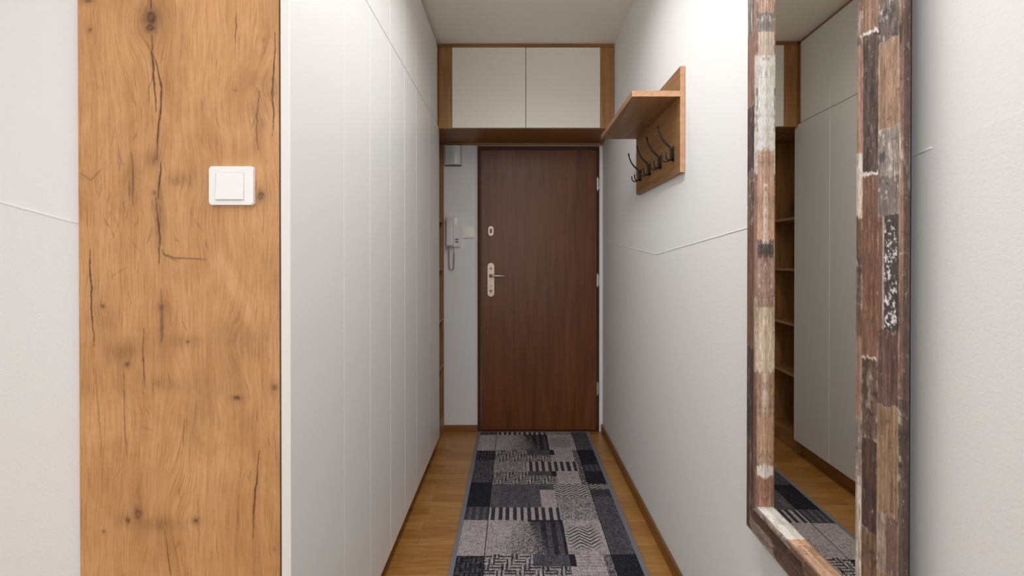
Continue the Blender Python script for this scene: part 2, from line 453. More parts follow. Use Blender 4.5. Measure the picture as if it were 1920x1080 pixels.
for c in (([(285, 0), (284, 20)], 2), ([(287, 68), (287, 100), (289, 140), (291, 165), (294, 210)], 2.6), ([(290, 140), (281, 165), (279, 200)], 1.4, .6),
          ([(289, 100), (300, 145), (304, 165), (302, 215), (297, 255), (295, 300)], 2.6), ([(303, 302), (300, 335), (297, 372)], 2.4),
          ([(293, 372), (296, 410), (300, 440), (297, 495)], 2.0), ([(303, 468), (309, 478), (326, 484), (346, 484), (386, 486)], 3.2, .62), ([(318, 484), (332, 490)], 2, .5),
          ([(516, 62), (517, 95), (514, 130), (511, 175), (514, 215), (512, 255)], 2.1), ([(444, 22), (445, 50), (442, 80)], 1.8, .75), ([(483, 20), (479, 40), (476, 60)], 1.6, .4),
          ([(488, 170), (484, 205), (481, 240), (485, 280)], 2.6, .6), ([(482, 165), (489, 182)], 2.2, .6), ([(151, 325), (163, 332), (170, 338), (179, 330), (193, 316)], 2.2, .5),
          ([(247, 285), (251, 330), (249, 388)], 1.9, .7), ([(243, 340), (244, 375)], 2.4, .4), ([(170, 468), (168, 500), (171, 540), (172, 590), (176, 650)], 2.3),
          ([(177, 690), (186, 800), (189, 850)], 1.3, .5), ([(269, 615), (267, 660), (271, 725)], 2.0, .85), ([(230, 700), (232, 780), (237, 860)], 1.5, .7),
          ([(344, 788), (342, 840)], 1.6, .7), ([(262, 800), (285, 808)], 1.6, .45), ([(484, 846), (480, 900), (475, 950), (474, 1010)], 2.0, 1.0),
          ([(490, 700), (492, 820)], 1.2, .35), ([(307, 996), (315, 1060), (318, 1080)], 2.0, .8), ([(303, 640), (304, 575)], 3.0, .5), ([(302, 540), (303, 575)], 2.2, .45),
          ([(240, 445), (262, 470)], 1.4, .35), ([(205, 520), (240, 500)], 1.8, .3), ([(365, 410), (380, 435)], 2.2, .3), ([(350, 620), (340, 600)], 1.6, .45), ([(368, 930), (372, 1010)], 1.4, .5),
          ([(345, 60), (338, 120)], 2.0, .25), ([(512, 780), (516, 860)], 1.3, .4), ([(210, 900), (232, 870)], 1.2, .3), ([(215, 405), (222, 425), (214, 440)], 1.4, .3)):
    crack(*c)
for s in ((290, 298, 13, 16, .8), (298, 400, 10, 70, .8), (336, 335, 26, 16, .5), (302, 620, 7, 45, .6), (228, 660, 30, 22, .6), (455, 635, 50, 26, .35), (438, 700, 16, 45, .4),
          (486, 230, 12, 55, .6), (474, 150, 14, 20, .4), (250, 340, 14, 55, .45), (290, 985, 50, 16, .6), (258, 930, 8, 30, .6), (370, 760, 26, 90, .35), (350, 640, 34, 14, .5), (285, 20, 16, 40, .4),
          (180, 560, 22, 60, .25), (430, 620, 30, 20, .3), (320, 720, 20, 14, .35)):
    smear(*s)
mr_ = random.Random(12)
for k in range(46):
    px_, py_ = mr_.uniform(160, 515), mr_.uniform(60, 1060); ln = mr_.uniform(10, 34)
    if mr_.random() < 0.45: px_, py_ = mr_.uniform(190, 270), mr_.uniform(240, 520)
    dx_ = mr_.uniform(-9, 9)
    crack([(px_, py_), (px_+dx_*0.3, py_+ln*0.5), (px_+dx_, py_+ln)], mr_.uniform(1.2, 2.0), mr_.uniform(0.25, 0.5))
# cathedral figure
for (px, py, rx, ry) in ((312, 955, 34, 110), (482, 160, 34, 80), (345, 60, 30, 90), (430, 640, 50, 70)):
    cx, cz = P2(px, py); qq = np.sqrt(((X-cx)/(rx*0.001138))**2+((Z-cz)/(ry*0.001138))**2)
    GU = GU + 0.030*np.exp(-qq**1.6)*(1-qq*0.3)
GU = GU + (fbm(X*6, Z*2.2)-0.5)*0.045
# ink-thin open pores
pore = np.clip((fbm(GU*900, Z*26, 2)-0.60)*4, 0, 1)*0.35
bm_ = B()
# flat front grid (faces -y) with real thickness
verts = [(x, WY, z) for z in zs for x in xs]
nzr = len(zs)
faces = [(r*nx+c, r*nx+c+1, (r+1)*nx+c+1, (r+1)*nx+c) for r in range(nzr-1) for c in range(nx-1)]
bi = len(verts)
verts += [(PX0, WY+0.018, zs[0]), (PX1, WY+0.018, zs[0]), (PX1, WY+0.018, zs[-1]), (PX0, WY+0.018, zs[-1])]
faces.append((bi, bi+3, bi+2, bi+1))
faces.append(tuple([bi] + [r*nx for r in range(nzr)][::1] + [bi+3]))
faces.append(tuple([bi+2] + [r*nx+nx-1 for r in range(nzr-1, -1, -1)] + [bi+1]))
faces.append(tuple([bi+1] + [c for c in range(nx-1, -1, -1)] + [bi]))
faces.append(tuple([bi+3] + [(nzr-1)*nx+c for c in range(nx)] + [bi+2]))
bm_.free()
me = bpy.data.meshes.new('side_panel'); me.from_pydata(verts, [], faces); me.validate()
def add_f(me_, nm, arr, fill=0.0):
    a = me_.attributes.new(nm, 'FLOAT', 'POINT'); v = np.full(len(me_.vertices), fill, dtype=np.float32)
    v[:arr.size] = arr.ravel(); a.data.foreach_set('value', v)
add_f(me, 'crack', dark+pore*0.0); add_f(me, 'smear', grey); add_f(me, 'flow', GU)
m = mat('rustic_oak_end_panel', (0.5, 0.3, 0.1, 1), 0.5, spec=0.35)
def A(nm):
    n = N(m, 'ShaderNodeAttribute'); n.attribute_name = nm; return n.outputs['Fac']
tc = N(m, 'ShaderNodeTexCoord'); sp = N(m, 'ShaderNodeSeparateXYZ'); L(m, tc.outputs['Object'], sp.inputs[0])
cb = N(m, 'ShaderNodeCombineXYZ'); L(m, A('flow'), cb.inputs[0]); L(m, sp.outputs[2], cb.inputs[2])
def mapd(sc):
    mp = N(m, 'ShaderNodeMapping'); mp.inputs['Scale'].default_value = sc; L(m, cb.outputs[0], mp.inputs['Vector']); return mp.outputs['Vector']
a1 = noise(m, mapd((170, 1, 1.8)), 1.0, 5, 0.65, 0.4)
a2 = noise(m, mapd((34, 1, 1.3)), 1.0, 4, 0.6, 0.8)
a3 = noise(m, coords(m, (9, 1, 4.5)), 1.0, 5, 0.6, 0.8)
a4 = noise(m, mapd((620, 1, 14)), 1.0, 3, 0.6)
c1 = ramp(m, a1, [(0.30, srgb(172, 120, 72)), (0.62, srgb(216, 164, 110))])
c2 = ramp(m, a2, [(0.28, srgb(176, 122, 74)), (0.60, srgb(218, 166, 112))])
c3 = ramp(m, a3, [(0.35, srgb(164, 116, 72)), (0.62, srgb(220, 170, 118))])
col = mix(m, 0.5, c1, c2); col = mix(m, 0.42, col, c3)
pf = ramp(m, a4, [(0.50, (0, 0, 0, 1)), (0.68, (0.6, 0.6, 0.6, 1))])
col = mix(m, pf, col, srgb(132, 86, 48))
gm = N(m, 'ShaderNodeMath', operation='MULTIPLY'); gm.inputs[1].default_value = 0.75; L(m, A('smear'), gm.inputs[0])
col = mix(m, gm.outputs[0], col, srgb(112, 76, 50))
col = mix(m, A('crack'), col, srgb(58, 40, 30))
L(m, col, bsdf(m).inputs['Base Color'])
bump(m, a1, 0.08)
me.materials.append(m)
sp_o = bpy.data.objects.new('side_panel', me); C.objects.link(sp_o); sp_o.parent = wd
me.transform(Matrix.Translation(-wd.location))
# keep grain coordinates: mesh moved with its root, texture uses attributes for x
tag(sp_o, 'rustic oak end panel with knots and cracks')

# ------------------------------------------------------------------ light switch on the oak panel
sw = empty('light_switch', (-0.5995, WY, 1.384), 'white square rocker light switch on the oak end panel of the wardrobe', 'light switch')
b = B(); prism(b, rrect(-0.5995, 1.384, 0.0935, 0.0815, 0.0045), 'y', WY-0.0002, WY-0.010, 0.0025)
obj('switch_frame', b, M['plastic'], sw)
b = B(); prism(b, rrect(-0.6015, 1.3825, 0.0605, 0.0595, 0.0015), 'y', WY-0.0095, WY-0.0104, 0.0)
obj('switch_gap', b, mat('switch_gap_shade', srgb(205, 205, 200), 0.6), sw)  # greyer plate paints the shade in the gap round the rocker
b = B()
hw, hh = 0.0290, 0.0285
pts = [(-0.6015-hw, WY-0.0095, 1.3825-hh), (-0.6015+hw, WY-0.0095, 1.3825-hh), (-0.6015+hw, WY-0.0095, 1.3825+hh), (-0.6015-hw, WY-0.0095, 1.3825+hh)]
vb = [b.verts.new(p) for p in pts]
vf = [b.verts.new((p[0], WY-(0.0142 if p[2] < 1.38 else 0.0118), p[2])) for p in pts]
b.faces.new(vb[::-1]); ff = b.faces.new(vf)
for i in range(4): b.faces.new((vb[i], vb[(i+1) % 4], vf[(i+1) % 4], vf[i]))
bmesh.ops.bevel(b, geom=list(ff.edges), offset=0.0008, segments=2, affect='EDGES')
obj('rocker', b, M['plastic'], sw)

# ------------------------------------------------------------------ open shelf unit beside the door
su = empty('shelf_unit', (-0.72, 3.59, 0), 'narrow open oak shelf unit between wardrobe and entrance wall', 'shelf')
SX = -0.503
SY0, SY1 = WE+0.002, BY-0.002
simple('side_board', (-0.932, SX, SY1-0.018, SY1, 0.0, 2.035), M['oak'], su, bev=0.001)
simple('side_board', (-0.932, SX, SY0, SY0+0.018, 0.0, 2.035), M['oak'], su, bev=0.001)
simple('back_board', (-0.932, -0.924, SY0+0.018, SY1-0.018, 0.10, 2.035), M['oak'], su)
simple('plinth', (-0.92, SX-0.004, SY0+0.018, SY1-0.018, 0.0, 0.085), M['oak_y'], su)
for z in (0.086, 0.470, 0.795, 1.148, 1.478):
    simple('shelf', (-0.924, SX-0.002, SY0+0.018, SY1-0.018, z, z+0.018), M['oak_y'], su, bev=0.001)

# ------------------------------------------------------------------ overhead cabinet above the door
oc = empty('overhead_cabinet', (0.07, 3.57, 2.04), 'wide cabinet above the entrance door, two cream doors in an oak surround', 'cabinet')
CB, CT = 2.045, H-0.001
CL, CR = LX+0.001, RX-0.0015
b = B()
box(b, CL, CR, FY+0.02, BY-0.002, CB, CB+0.018, 0.001)
obj('bottom_board', b, M['oak_x'], oc)
simple('bottom_board', (-0.93, CL-0.001, WE+0.002, BY-0.002, CB-0.008, CB+0.018), M['oak_x'], oc)
simple('back_board', (CL, CR, BY-0.010, BY-0.002, CB+0.018, CT), M['oak_x'], oc)
simple('top_rail', (CL, CR, FY, FY+0.018, H-0.022, CT), M['oak_x'], oc, bev=0.001)
simple('side_board', (CL, -0.3935, FY, FY+0.018, CB, H-0.023), M['oak'], oc, bev=0.001)
simple('side_board', (0.5375, CR, FY, FY+0.018, CB, H-0.023), M['oak'], oc, bev=0.001)
simple('cabinet_door', (-0.3915, 0.0685, FY-0.004, FY+0.014, CB+0.003, H-0.025), M['cream'], oc, bev=0.0018)
simple('cabinet_door', (0.0715, 0.5355, FY-0.004, FY+0.014, CB+0.003, H-0.025), M['cream'], oc, bev=0.0018)
# visible fixing batten under the cabinet at the wall
simple('wall_batten', (CL, CR, BY-0.03, BY-0.003, CB-0.012, CB-0.001), M['oak_x'], oc)

# ------------------------------------------------------------------ siren box, door phone, small switch
sr = empty('alarm_box', (-0.436, BY, 1.958), 'grey-white curved plastic chime box high on the wall left of the door', 'chime box')
b = B()
pts = []
for k in range(13):
    t = k/12; x = -0.492+0.112*t
    pts.append((x, BY-0.024-0.024*math.sin(math.pi*(t**1.6))**0.8))
poly = [(-0.492, BY-0.0125)] + pts + [(-0.380, BY-0.0125)]
prism(b, poly, 'z', 1.892, 2.026, 0.002)
obj('casing', b, M['siren'], sr, smooth=False)
simple('base_shade_plate', (-0.4945, -0.3775, BY-0.012, BY-0.0005, 1.884, 2.028), mat('shade_dark_base', srgb(110, 100, 98), 0.5), sr)  # base widened past the casing; its dark rim paints a shadow gap

ic = empty('door_phone', (-0.437, BY, 1.42), 'pale grey wall handset of the door intercom with coiled cord', 'intercom')
b = B(); prism(b, rrect(-0.434, 1.42, 0.098, 0.212, 0.006), 'y', BY-0.0005, BY-0.022, 0.004)
obj('base', b, M['phone'], ic)
b = B()
N_ = 16; rings = []
for k in range(N_+1):
    t = k/N_; z = 1.318+0.204*t
    e = abs(2*t-1); dpt = 0.030+0.016*e**3; wd_ = 0.052
    ring = rrect(-0.457, 0, wd_, 0.03, 0.010, 4)
    rings.append([b.verts.new((x, BY-dpt-0.006+yy*0.9, z)) for x, yy in ring])
for i in range(N_):
    n = len(rings[i])
    for k in range(n): b.faces.new((rings[i][k], rings[i][(k+1) % n], rings[i+1][(k+1) % n], rings[i+1][k]))
b.faces.new(rings[0][::-1]); b.faces.new(rings[-1])
hs = obj('handset', b, M['phone'], ic, smooth=True)
b = B(); prism(b, rrect(-0.416, 1.494, 0.022, 0.05, 0.003), 'y', BY-0.021, BY-0.026, 0.001)
obj('cradle_tab', b, M['plastic'], ic)
for zc in (1.365, 1.347):
    b = B(); prism(b, rrect(-0.409, zc, 0.022, 0.009, 0.003), 'y', BY-0.021, BY-0.028, 0.001)
    obj('button', b, mat('grey_button', srgb(110, 104, 104), 0.5), ic)
b = B()
path = []
for k in range(420):
    t = k/419
    a = math.pi*t
    cx_ = -0.452+0.016*math.cos(a) if True else 0
    zc = 1.262 - 0.0*t
    # down on the right, round the bottom, up on the left
    if t < 0.42: x, z = -0.430-0.006*t, 1.312-(1.312-1.165)*(t/0.42)
    elif t < 0.58:
        q = (t-0.42)/0.16*math.pi; x = -0.4485+0.0160*math.cos(q); z = 1.165-0.014*math.sin(q)
    else: x, z = -0.4645-0.004*((t-0.58)/0.42), 1.165+(1.322-1.165)*((t-0.58)/0.42)
    r = 0.0052 if 0.12 < t < 0.9 else 0.0012
    ph = t*2*math.pi*46
    path.append((x+r*math.cos(ph), BY-0.014+r*math.sin(ph), z+0.0*r))
tube(b, path, 0.0016, 5)
obj('coiled_cord', b, mat('cord_beige', srgb(176, 166, 152), 0.6), ic, smooth=True)

s2 = empty('light_switch', (-0.329, BY, 1.414), 'small ivory light switch on the wall between door phone and entrance door', 'light switch')
b = B(); prism(b, rrect(-0.329, 1.414, 0.084, 0.078, 0.005), 'y', BY-0.0005, BY-0.010, 0.0025)
obj('switch_frame', b, M['old_plastic'], s2)
b = B(); prism(b, rrect(-0.325, 1.414, 0.052, 0.056, 0.002), 'y', BY-0.0095, BY-0.014, 0.0015)
obj('rocker', b, mat('ivory_rocker', srgb(240, 234, 218), 0.3), s2)

# ------------------------------------------------------------------ coat rack
cr = empty('coat_rack', (RX, 2.31, 1.55), 'oak wall coat rack with a hat shelf and four black hooks', 'coat rack')
FX = RX-0.019
simple('back_board', (FX, RX-0.0014, 1.957, 2.662, 1.546, 1.934), M['rack'], cr, bev=0.0006)
simple('edge_band', (FX, RX-0.0014, 1.9555, 1.957, 1.546, 1.934), M['rack_edge'], cr)
simple('hat_shelf', (FX-0.176, FX, 1.957, 2.655, 1.823, 1.844), M['rack'], cr, bev=0.0006)
simple('edge_band', (FX-0.176, FX, 1.9555, 1.957, 1.823, 1.844), M['rack_edge'], cr)
for yc in (2.035, 2.21, 2.385, 2.56):
    b = B()
    prism(b, [(yc-0.009, 1.600), (yc+0.009, 1.600), (yc+0.009, 1.652), (yc, 1.658), (yc-0.009, 1.652)], 'x', FX, FX-0.004, 0.0008)
    hx = FX-0.008
    tube(b, [(FX-0.003, yc, 1.604), (hx-0.001, yc, 1.606), (hx-0.003, yc, 1.615), (hx-0.003, yc, 1.640), (hx-0.005, yc, 1.652), (hx-0.014, yc, 1.661), (hx-0.028, yc, 1.674), (hx-0.040, yc, 1.692), (hx-0.048, yc, 1.712), (hx-0.052, yc, 1.733)],
         [0.0036, 0.004, 0.004, 0.004, 0.0042, 0.0042, 0.0038, 0.0033, 0.003, 0.0034], 10)
    for s in (-1, 1):
        tube(b, [(hx, yc, 1.607), (hx-0.008, yc+s*0.008, 1.603), (hx-0.018, yc+s*0.018, 1.601), (hx-0.025, yc+s*0.024, 1.604), (hx-0.029, yc+s*0.028, 1.613), (hx-0.030, yc+s*0.029, 1.628)],
             [0.0036, 0.0031, 0.0028, 0.0026, 0.0025, 0.003], 8)
    hk = obj('hook', b, M['iron'], cr, smooth=True)
    for z in (1.648, 1.608):
        b = B(); disc(b, (FX-0.005, yc, z), 0.0032, 'x', 0.0025, 10)
        obj('screw', b, M['iron'], hk)

# ------------------------------------------------------------------ runner rug, pattern computed cell by cell
RX0, RX1 = -0.258, 0.523
RYF, RYN = 3.752, -0.45
cell = 0.0036
ux = np.arange(RX0+0.02, RX1-0.02+1e-6, cell); nyc = int((RYF-0.008-(RYN+0.008))/cell)
# denser where it is looked at, long cells near and behind the camera
vy = np.concatenate([np.arange(RYF-0.010, 1.95, -cell), np.arange(1.95, RYN+0.01, -0.012)])
nxv, nyv = len(ux), len(vy)
xc = (ux[:-1]+ux[1:])/2; yc_ = (vy[:-1]+vy[1:])/2
GX, GY = np.meshgrid(xc, yc_)
V = np.mod(3.683-GY, 1.2)
K = np.floor((3.683-GY)/1.2)
rs = np.random.RandomState(3)
wn_ = rs.rand(*GX.shape)                         # tuft-to-tuft speckle
thr = 0.5*vnoise(GX*300, GY*25)+0.5*vnoise(GX*25, GY*300)   # woven threads
LIGHT = np.array([188., 177., 177.]); MID = np.array([126., 120., 121.]); DGREY = np.array([70., 70., 77.]); BLACK = np.array([26., 25., 28.])
val = np.zeros(GX.shape)                          # 0 black .. 1 light
def region(x0, x1, v0, v1): return (GX >= x0) & (GX < x1) & (V >= v0) & (V < v1)
def put(mask, v): val[mask] = (v[mask] if isinstance(v, np.ndarray) else v)
lightt = 0.84+0.35*(thr-0.5)+0.40*(wn_-0.5)
speck = np.clip(0.66+1.0*(wn_-0.5)*0.9+0.25*(thr-0.5), 0.1, 1)
dgrey = 0.33+0.42*(wn_-0.5)*0.8+0.3*(thr-0.5)
blk = 0.08+0.18*(wn_-0.5)+0.08*(thr-0.5)
def herring(p=0.026, blockw=0.05, lo=0.18, hi=0.8):
    bx = np.floor(GX/blockw); bz = np.floor(V/blockw)
    st = np.where((bx+bz) % 2 == 0, np.mod(GX, p)/p, np.mod(V+bx*0.007, p*0.62)/(p*0.62))
    return np.where(st < 0.5, lo, hi)+0.35*(wn_-0.5)
def stairs(p=0.018, lo=0.2, hi=0.82):
    # stepped herringbone rows
    row = np.floor(V/0.040)
    sh = np.mod(GX+row*0.020, 0.080)
    a = np.where(sh < 0.044, np.mod(V, 0.020)/0.020, np.mod(GX+row*0.020, 0.018)/0.018)
    return np.clip(np.where(a < 0.5, lo, hi)+0.75*(wn_-0.5), 0.05, 1)
def chev(per=0.088, amp=0.042, pitch=0.026, lo=0.12, hi=0.98, x0=0.0):
    t = np.abs(np.mod((GX-x0)/per, 1)-0.5)*2*amp
    s = np.mod(V+t, pitch)/pitch
    return np.clip(np.where(s < 0.42, lo, hi)+0.55*(wn_-0.5), 0.03, 1)
def bars(x0, p=0.034, lo=0.1, hi=0.88):
    s = np.mod(GX-x0, p)/p
    return np.where(s < 0.5, lo+0.35*(wn_-0.3)*(wn_ > .3), hi*0.95+0.35*(wn_-0.5))
HB = stairs()
c0, c1_, c2_, c3_ = RX0+0.02, -0.124, 0.398, RX1-0.02
# middle field
MXs, XB = -0.124, 0.222
put(region(MXs, c2_, 0, 1.2), speck)
# row 2
t2 = np.clip((GX+0.06)/0.20+(V-0.14)*1.2, 0, 1)
put(region(MXs, XB, 0, .29), np.clip(lightt*(1-t2)+t2*(0.42+1.1*(wn_-0.5)), 0, 1))
fadeb = np.clip((GX-0.055-(V*0.22))/0.05, 0, 1)
put(region(0.055, XB, 0.012, .29) & (fadeb > 0.05), fadeb*(bars(0.075, 0.045, 0.04, 0.34)+0.25*(thr-0.5))+(1-fadeb)*(0.40+0.9*(wn_-0.5)))
put(region(0.06, XB, 0.0, .014), blk)
put(region(XB, c2_, 0, .30), lightt)
cm = np.clip(1-np.abs((GX-0.30)/0.085)**3-np.abs((V-0.155)/0.11)**3, 0, 1)
put(region(XB+0.005, c2_-0.02, 0.04, .27), lightt*(1-cm)+chev(x0=0.02)*cm)
# row 3
put(region(MXs, 0.075, .29, .485), HB); put(region(0.075, XB, .29, .375), dgrey); put(region(XB, XB+0.026, .29, .375), blk)
put(region(0.075, XB, .375, .485), HB); put(region(XB+0.026, 0.364, .29, .485), lightt+0.08*np.sin(V*300)); put(region(XB, XB+0.026, .375, .485), lightt)
put(region(0.364, c2_, .29, .80), 0.42+1.0*(wn_-0.5))
# row 4
put(region(MXs, 0.066, .485, .627), speck); put(region(0.066, 0.372, .485, .627), bars(0.085, 0.037))
# row 5
put(region(MXs, XB, .627, .80), HB); put(region(0.075, XB-0.012, .627, .695), dgrey); put(region(XB-0.012, XB+0.014, .627, .70), blk)
put(region(XB+0.014, 0.364, .627, .80), lightt+0.10*np.sin(V*260)*(V < .69))
# row 6
put(region(MXs, 0.21, .80, 1.075), dgrey+0.05); put(region(0.131, 0.21, .878, 1.075), lightt); put(region(0.21, c2_, .80, .956), chev(0.080, 0.038, 0.027, x0=0.215))
put(region(0.21, c2_, .956, 1.2), speck)
# row 7
put(region(MXs, XB-0.002, 1.075, 1.2), bars(MXs+0.013, 0.0345))
# left border column
put(region(c0, c1_, 0, .30), lightt); put(region(c0, c1_, .30, .47), herring(0.02, 0.035, 0.02, 0.34)-0.03); put(region(c0, c1_, .47, .78), 0.6*dgrey+0.3*HB*0.8)
put(region(c0, c1_, .78, 1.069), blk); put(region(c0, c1_, 1.069, 1.2), 0.6*dgrey+0.25*bars(c0, 0.034)+0.02)
# right border column
put(region(c2_, c3_, 0, .29), dgrey+0.02); put(region(c2_, c3_, .29, .53), blk); put(region(c2_, c3_, .53, .627), 0.5*dgrey+0.22*bars(c2_, 0.03)); put(region(c2_, c3_, .627, .80), blk)
put(region(c2_, c3_, .80, .956), chev(0.080, 0.038, 0.027, 0.08, 0.80, 0.215)*np.where(V < .87, 1, 0.45)); put(region(c2_, c3_, .956, 1.2), dgrey+0.02)
# the two thin black dividing lines
put((np.abs(GX-c1_) < 0.0028) | (np.abs(GX-c2_) < 0.0028), 0.03)
val = np.clip(val, 0, 1)
stops = np.array([0, .33, .66, 1.0]); cols = np.array([s2l(BLACK), s2l(DGREY), s2l(MID), s2l(LIGHT)])
RGB = np.stack([np.interp(val, stops, cols[:, k]) for k in range(3)], -1)
rz = 0.009
vlist = [(x, y, rz) for y in vy for x in ux]
flist = [(r*nxv+c, (r+1)*nxv+c, (r+1)*nxv+c+1, r*nxv+c+1) for r in range(nyv-1) for c in range(nxv-1)]
ntop = len(flist); bi = len(vlist)
vlist += [(ux[0], vy[0], 0.0008), (ux[-1], vy[0], 0.0008), (ux[-1], vy[-1], 0.0008), (ux[0], vy[-1], 0.0008)]
flist.append((bi, bi+1, bi+2, bi+3))
me = bpy.data.meshes.new('runner_rug'); me.from_pydata(vlist, [], flist)
at = me.attributes.new('weave', 'FLOAT_COLOR', 'FACE')
arr = np.ones((len(flist), 4), dtype=np.float32); arr[:ntop, :3] = RGB.reshape(-1, 3); arr[ntop:, :3] = s2l(DGREY)
at.data.foreach_set('color', arr.ravel())
mr, _ = attr_mat('patchwork_rug_pile', 'weave', 0.95, 420, spec=0.08)
me.materials.append(mr)
ruglocation = Vector(((RX0+RX1)/2, 1.6, 0))
me.transform(Matrix.Translation(-ruglocation))
rug = bpy.data.objects.new('runner_rug', me); C.objects.link(rug); rug.location = ruglocation
tag(rug, 'long grey and black patchwork runner rug on the parquet leading to the door', 'rug')
b = B()
box(b, RX0, ux[0]+0.001, RYN, RYF, 0.0008, rz+0.0012, 0.0025); box(b, ux[-1]-0.001, RX1, RYN, RYF, 0.0008, rz+0.0012, 0.0025)
box(b, ux[0], ux[-1], vy[0]-0.0005, RYF, 0.0008, rz+0.0008, 0.002); box(b, ux[0], ux[-1], RYN, vy[-1], 0.0008, rz+0.0008, 0.002)
obj('edge_binding', b, M['binding'], rug)

# ------------------------------------------------------------------ wall mirror with reclaimed-wood patchwork frame
TH = math.radians(1.06)
YFAR = 1.362; MWID = 0.562; ZB, ZT = 0.546, 2.08
mir = empty('wall_mirror', (RX-0.002, YFAR, ZB), 'tall rectangular mirror in a distressed patchwork wood frame on the right wall', 'mirror')
# local frame: s = distance from far edge towards the camera, d = distance off the wall
PROF = [(0.0, 0.020), (0.0, 0.027), (0.0015, 0.0300), (0.0058, 0.0318), (0.0063, 0.0314), (0.0070, 0.0322), (0.044, 0.0382), (0.0445, 0.0377), (0.0455, 0.0386), (0.075, 0.0430), (0.0755, 0.0425), (0.077, 0.0455), (0.086, 0.0462), (0.0885, 0.045), (0.0890, 0.0425), (0.0890, 0.0215)]
def resample(pr, step=0.0018):
    out = [pr[0]]
    for a, c in zip(pr[:-1], pr[1:]):
        dd = math.hypot(c[0]-a[0], c[1]-a[1]); n = max(1, int(round(dd/step)))
        for k in range(1, n+1): out.append((a[0]+(c[0]-a[0])*k/n, a[1]+(c[1]-a[1])*k/n))
    return out
PR = resample(PROF); PR = np.array(PR)
arc = np.concatenate([[0], np.cumsum(np.hypot(*(PR[1:]-PR[:-1]).T))])
BRN = (150, 104, 80); DBR = (92, 66, 57); MBR = (122, 84, 66); WHT = (222, 214, 206); GRY = (134, 124, 118); BLK = (56, 50, 50); LBR = (168, 126, 94); ORG = (198, 146, 114); BEI = (204, 176, 150); MAU = (112, 80, 74); PNK = (196, 166, 150)
# kinds of wear: 0 plain grain, 1 pale chips, 2 dark pits, 3 speckled paint, 4 pale streaks, 5 dark streaks
near_cols = {
 'outer': [(-400, 0, MBR, 1), (0, 160, (140, 104, 84), 5), (160, 240, (152, 112, 90), 0), (240, 370, (160, 122, 98), 4), (370, 480, (150, 108, 86), 0), (480, 740, (140, 102, 80), 1), (740, 900, (118, 96, 84), 3), (900, 1500, (108, 86, 78), 0)],
 'b': [(-400, -120, LBR, 0), (-120, 75, (112, 96, 90), 3), (75, 240, (168, 128, 98), 0), (240, 330, (150, 138, 130), 3), (330, 402, (126, 112, 106), 1), (402, 622, (84, 78, 76), 6), (622, 762, MAU, 0), (762, 966, (160, 120, 86), 0), (966, 1078, (170, 146, 130), 7), (1078, 1500, LBR, 0)],
 'a': [(-400, -150, DBR, 2), (-150, 42, (160, 116, 90), 0), (42, 50, WHT, 4), (50, 315, (98, 76, 68), 5), (315, 322, WHT, 1), (322, 675, (134, 90, 68), 0), (675, 680, BEI, 1), (680, 836, (118, 92, 76), 8), (836, 1012, (88, 64, 56), 0), (1012, 1500, (128, 92, 66), 0)],
 'lip': [(-400, 0, MBR, 1), (0, 62, (150, 120, 104), 3), (62, 278, (166, 118, 92), 0), (278, 400, (206, 180, 158), 4), (400, 480, MBR, 0), (480, 575, (110, 90, 80), 3), (575, 640, MBR, 0), (640, 802, (152, 112, 84), 0), (802, 918, (150, 126, 112), 1), (918, 1500, (172, 152, 138), 4)],
 'ret': [(-400, 1500, MBR, 0)],
}
far_cols = {
 'outer': [(-400, 98, (104, 86, 78), 4), (98, 245, (150, 140, 132), 3), (245, 420, MBR, 0), (420, 640, (118, 80, 66), 0), (640, 820, DBR, 1), (820, 1500, (84, 62, 54), 0)],
 'b': [(-400, 60, (112, 92, 82), 4), (60, 195, (150, 104, 82), 0), (195, 318, (98, 74, 68), 5), (318, 420, (122, 92, 78), 1), (420, 655, (132, 88, 70), 0), (655, 835, (86, 66, 58), 5), (835, 1500, (96, 68, 60), 9)],
 'a': [(-400, 60, (110, 90, 80), 4), (60, 195, (146, 102, 82), 0), (195, 318, (98, 74, 68), 5), (318, 420, (118, 92, 80), 3), (420, 655, (130, 88, 70), 0), (655, 835, (84, 64, 58), 0), (835, 1500, (94, 68, 60), 9)],
 'lip': [(-400, 110, (148, 110, 92), 1), (110, 330, (190, 180, 172), 3), (330, 560, (150, 110, 92), 0), (560, 690, (176, 146, 122), 1), (690, 1500, (140, 98, 74), 0)],
 'ret': [(-400, 34, (205, 160, 138), 0), (34, 66, (140, 128, 128), 3), (66, 112, (204, 178, 162), 0), (112, 285, (232, 226, 218), 10), (285, 345, (206, 158, 130), 0), (345, 455, (204, 152, 120), 11), (455, 486, (110, 96, 88), 3), (486, 573, (174, 130, 114), 1), (573, 690, (208, 178, 148), 4), (690, 765, (178, 134, 104), 11), (765, 866, (194, 150, 112), 0), (866, 886, (224, 206, 190), 1), (886, 1500, (164, 112, 84), 0)],
}
